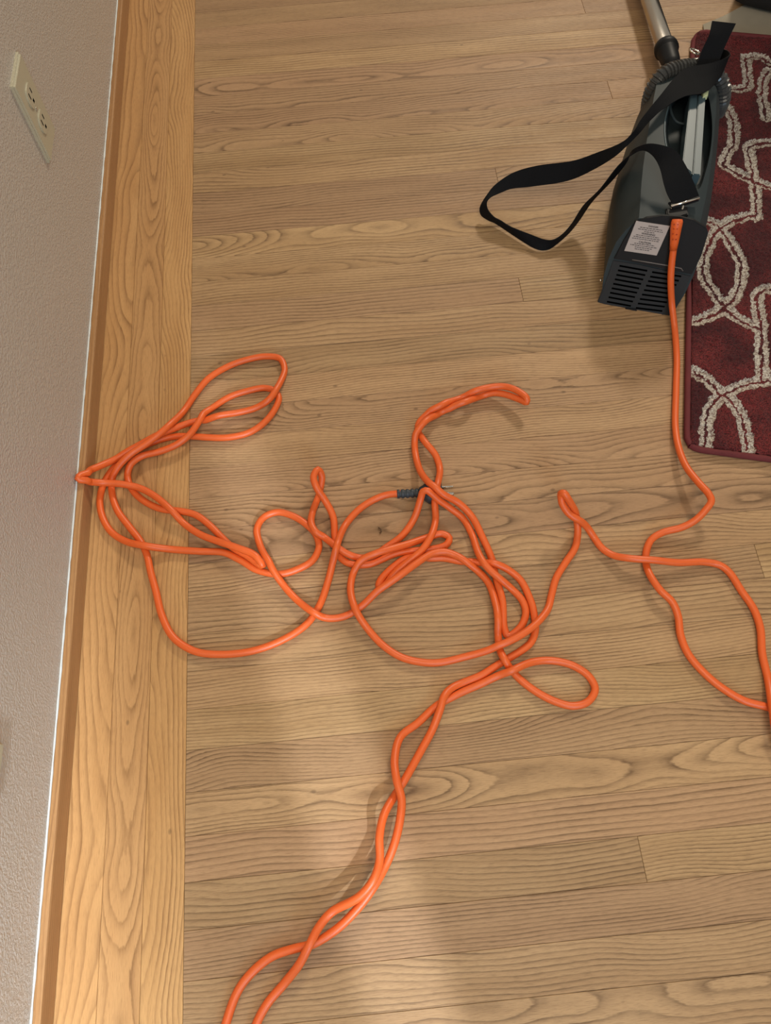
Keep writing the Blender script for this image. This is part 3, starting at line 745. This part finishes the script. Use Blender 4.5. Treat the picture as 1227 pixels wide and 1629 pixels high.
for it in range(160):
    df = p3[ii] - p3[jj]
    df[:, 2] = np.where(sg * df[:, 2] < 0.0015, sg * 0.0015, df[:, 2])   # the strand meant to be on top stays on top
    real = p3[ii] - p3[jj]
    dl = np.sqrt((real ** 2).sum(1)); wrong = sg * real[:, 2] < -0.0005
    cross2 = (real[:, :2] ** 2).sum(1) < (1.9 * R) ** 2
    tgt = 2.05 * R
    act = (dl < tgt) | (wrong & cross2)
    u3 = df / np.sqrt((df ** 2).sum(1))[:, None]
    am = np.where(act, np.where(wrong & cross2, 0.5 * R, tgt - dl), 0.0)[:, None] * u3
    acc = np.zeros_like(p3); cnt = np.zeros(n)
    np.add.at(acc, ii, am); np.add.at(acc, jj, -am)
    np.add.at(cnt, ii, act * 1.0); np.add.at(cnt, jj, act * 1.0)
    p3 = p3 + 0.9 * acc / np.maximum(cnt, 1)[:, None] * np.minimum(1, cnt)[:, None]
    if it < 140:
        sm = p3.copy(); sm[1:-1] = 0.6 * p3[1:-1] + 0.2 * (p3[:-2] + p3[2:])
        disp = p3 - rest; ds = disp.copy(); ds[1:-1] = 0.5 * disp[1:-1] + 0.25 * (disp[:-2] + disp[2:])
        p3 = rest + ds * np.array([0.985, 0.985, 0.995])
    p3[:, 2] = np.maximum(p3[:, 2], R + 0.0003)
cord_pts = [Vector(q) for q in p3.tolist()]
# keep the strand that touches the wall clear of wall and baseboard
for p in cord_pts:
    dx = (p - O).dot(ex)
    lim = R + 0.0004 if p.z < ZB + R * 0.8 else -TB + R
    if dx < lim and (p - O).dot(ey) < 2: p += ex * (lim - dx)
# anchor start on the rear cover
off0 = hit(1077, 352, RP + RN * .008, RN)
k_in = 0
S = [hit(x, y, RP + RN * o_, RN) for x, y, o_ in ((1077, 356, .0122), (1075, 372, .0122), (1072, 395, .0128), (1068.5, 425, .015), (1067.5, 450, .017))]
i0 = int(np.argmin(np.hypot(D[:, 0] - 1070.5, D[:, 1] - 492)))
st = np.array([tuple(p) for p in S] + [tuple(cord_pts[i0 - 3]), tuple(cord_pts[i0 + 4])])
st[5][2] = max(st[5][2], 0.03)
SD = catmull(st * 1000, 4) / 1000
full = [Vector(p) for p in SD[:-1]] + cord_pts[i0 + 4:]
cord = empty('power_cord', at(700, 900, 0)); tag(cord, 'tangled bright orange power cord with black plug spread over the oak floor', 'cord')
def cpart(nm, b, m, par=None, smooth=True):
    o = obj(nm, b, m, None, smooth); o.parent = par or cord
    if par is None: o.matrix_parent_inverse = Matrix.Translation(-cord.location)
    return o
bm = bmnew(); tube(bm, full, R, 12); cpart('cable', bm, M_cord)
# moulded strain relief
ps = [hit(x, y, RP + RN * o_, RN) for x, y, o_ in ((1078, 349, .0110), (1077.5, 353, .0122), (1076, 362, .0122), (1074.5, 374, .0122), (1073, 386, .0125), (1071.5, 397, .0128))]
bm = bmnew(); tube(bm, ps, [.0072, .0085, .0082, .0074, .0064, .0056], 14); sr = cpart('strain_relief', bm, M_cord)
M_or2 = plain('orange_recess', (0.42, 0.05, 0.01), 0.6)
bm = bmnew()
for x, y in ((1073, 357), (1079, 357), (1072.5, 364), (1078, 364), (1071, 372), (1077, 373), (1071, 381), (1076, 381)):
    p_ = hit(x, y, RP + RN * .0200, RN); bmesh.ops.create_icosphere(bm, subdivisions=1, radius=.0012, matrix=Matrix.Translation(p_))
cpart('relief_notches', bm, M_or2, sr)
# plug
M_plug = plain('slate_plug_rubber', (0.030, 0.038, 0.046), 0.5, nscale=600, nstr=0.2)
M_clear = NT('clear_plug_cover'); M_clear.base((0.75, 0.8, 0.78)); M_clear.set(Roughness=0.15, Transmission_Weight=0.6, Alpha=1.0); M_clear = M_clear.m
a0 = at(632, 786, .0115); a1 = at(668, 784, .0115); ax = (a1 - a0).normalized(); ay = Vector((-ax.y, ax.x, 0))
L_ = (a1 - a0).length
bm = bmnew(); pr = []; rr_ = []
for k in range(25):
    u_ = k / 24; pr.append(a0 + ax * (L_ * u_)); rr_.append(.0068 if (k % 5) in (0, 1, 2) else .0056)
tube(bm, pr, rr_, 14); plug = cpart('plug', bm, M_plug); plug['label'] = 'black plug with ribbed grip'
bm = bmnew(); prf = [(L_ - .001, .0068, .0070), (L_ + .006, .011, .009), (L_ + .012, .0165, .0105), (L_ + .018, .0168, .0105), (L_ + .030, .0165, .0105), (L_ + .032, .015, .0095)]
rg_ = []
for s_, w_, h_ in prf:
    ring_ = []
    for k in range(20):
        q = 2 * math.pi * k / 20; cx_, sx_ = math.cos(q), math.sin(q)
        ring_.append(bm.verts.new(a0 + ax * s_ + ay * (w_ * math.copysign(abs(cx_) ** .6, cx_)) + Vector((0, 0, h_ * math.copysign(abs(sx_) ** .6, sx_)))))
    rg_.append(ring_)
for A_, B_ in zip(rg_[:-1], rg_[1:]):
    for k in range(20): bm.faces.new([A_[k], A_[(k + 1) % 20], B_[(k + 1) % 20], B_[k]])
bm.faces.new(rg_[0][::-1]); bm.faces.new(rg_[-1]); bmesh.ops.recalc_face_normals(bm, faces=bm.faces[:])
cpart('plug_head', bm, M_plug, plug)
for sgn_ in (-1, 1):
    bm = bmnew(); frame_box(bm, a0, ax, ay, (0, 0, 1), L_ + .031, L_ + .049, sgn_ * .0063 - .0008, sgn_ * .0063 + .0008, -.0032, .0032, .0004)
    cpart('blade', bm, M_chrome, plug, False)
bm = bmnew(); tube(bm, [a0 + ax * (L_ + .031) - VZ * .0075, a0 + ax * (L_ + .050) - VZ * .0075], .0024, 10); cpart('ground_pin', bm, M_chrome, plug)

# small curl of debris on the floor
bm = bmnew(); tube(bm, [at(x, y, .0015) for x, y in ((602, 839), (606, 842), (607, 846), (604, 848))], .0009, 6)
tag(obj('wood_shaving', bm, plain('brown_crumb', (0.10, 0.055, 0.025), 0.8), None, True), 'tiny curled brown crumb on the floor below the plug', 'crumb')
bpy.context.view_layer.update()
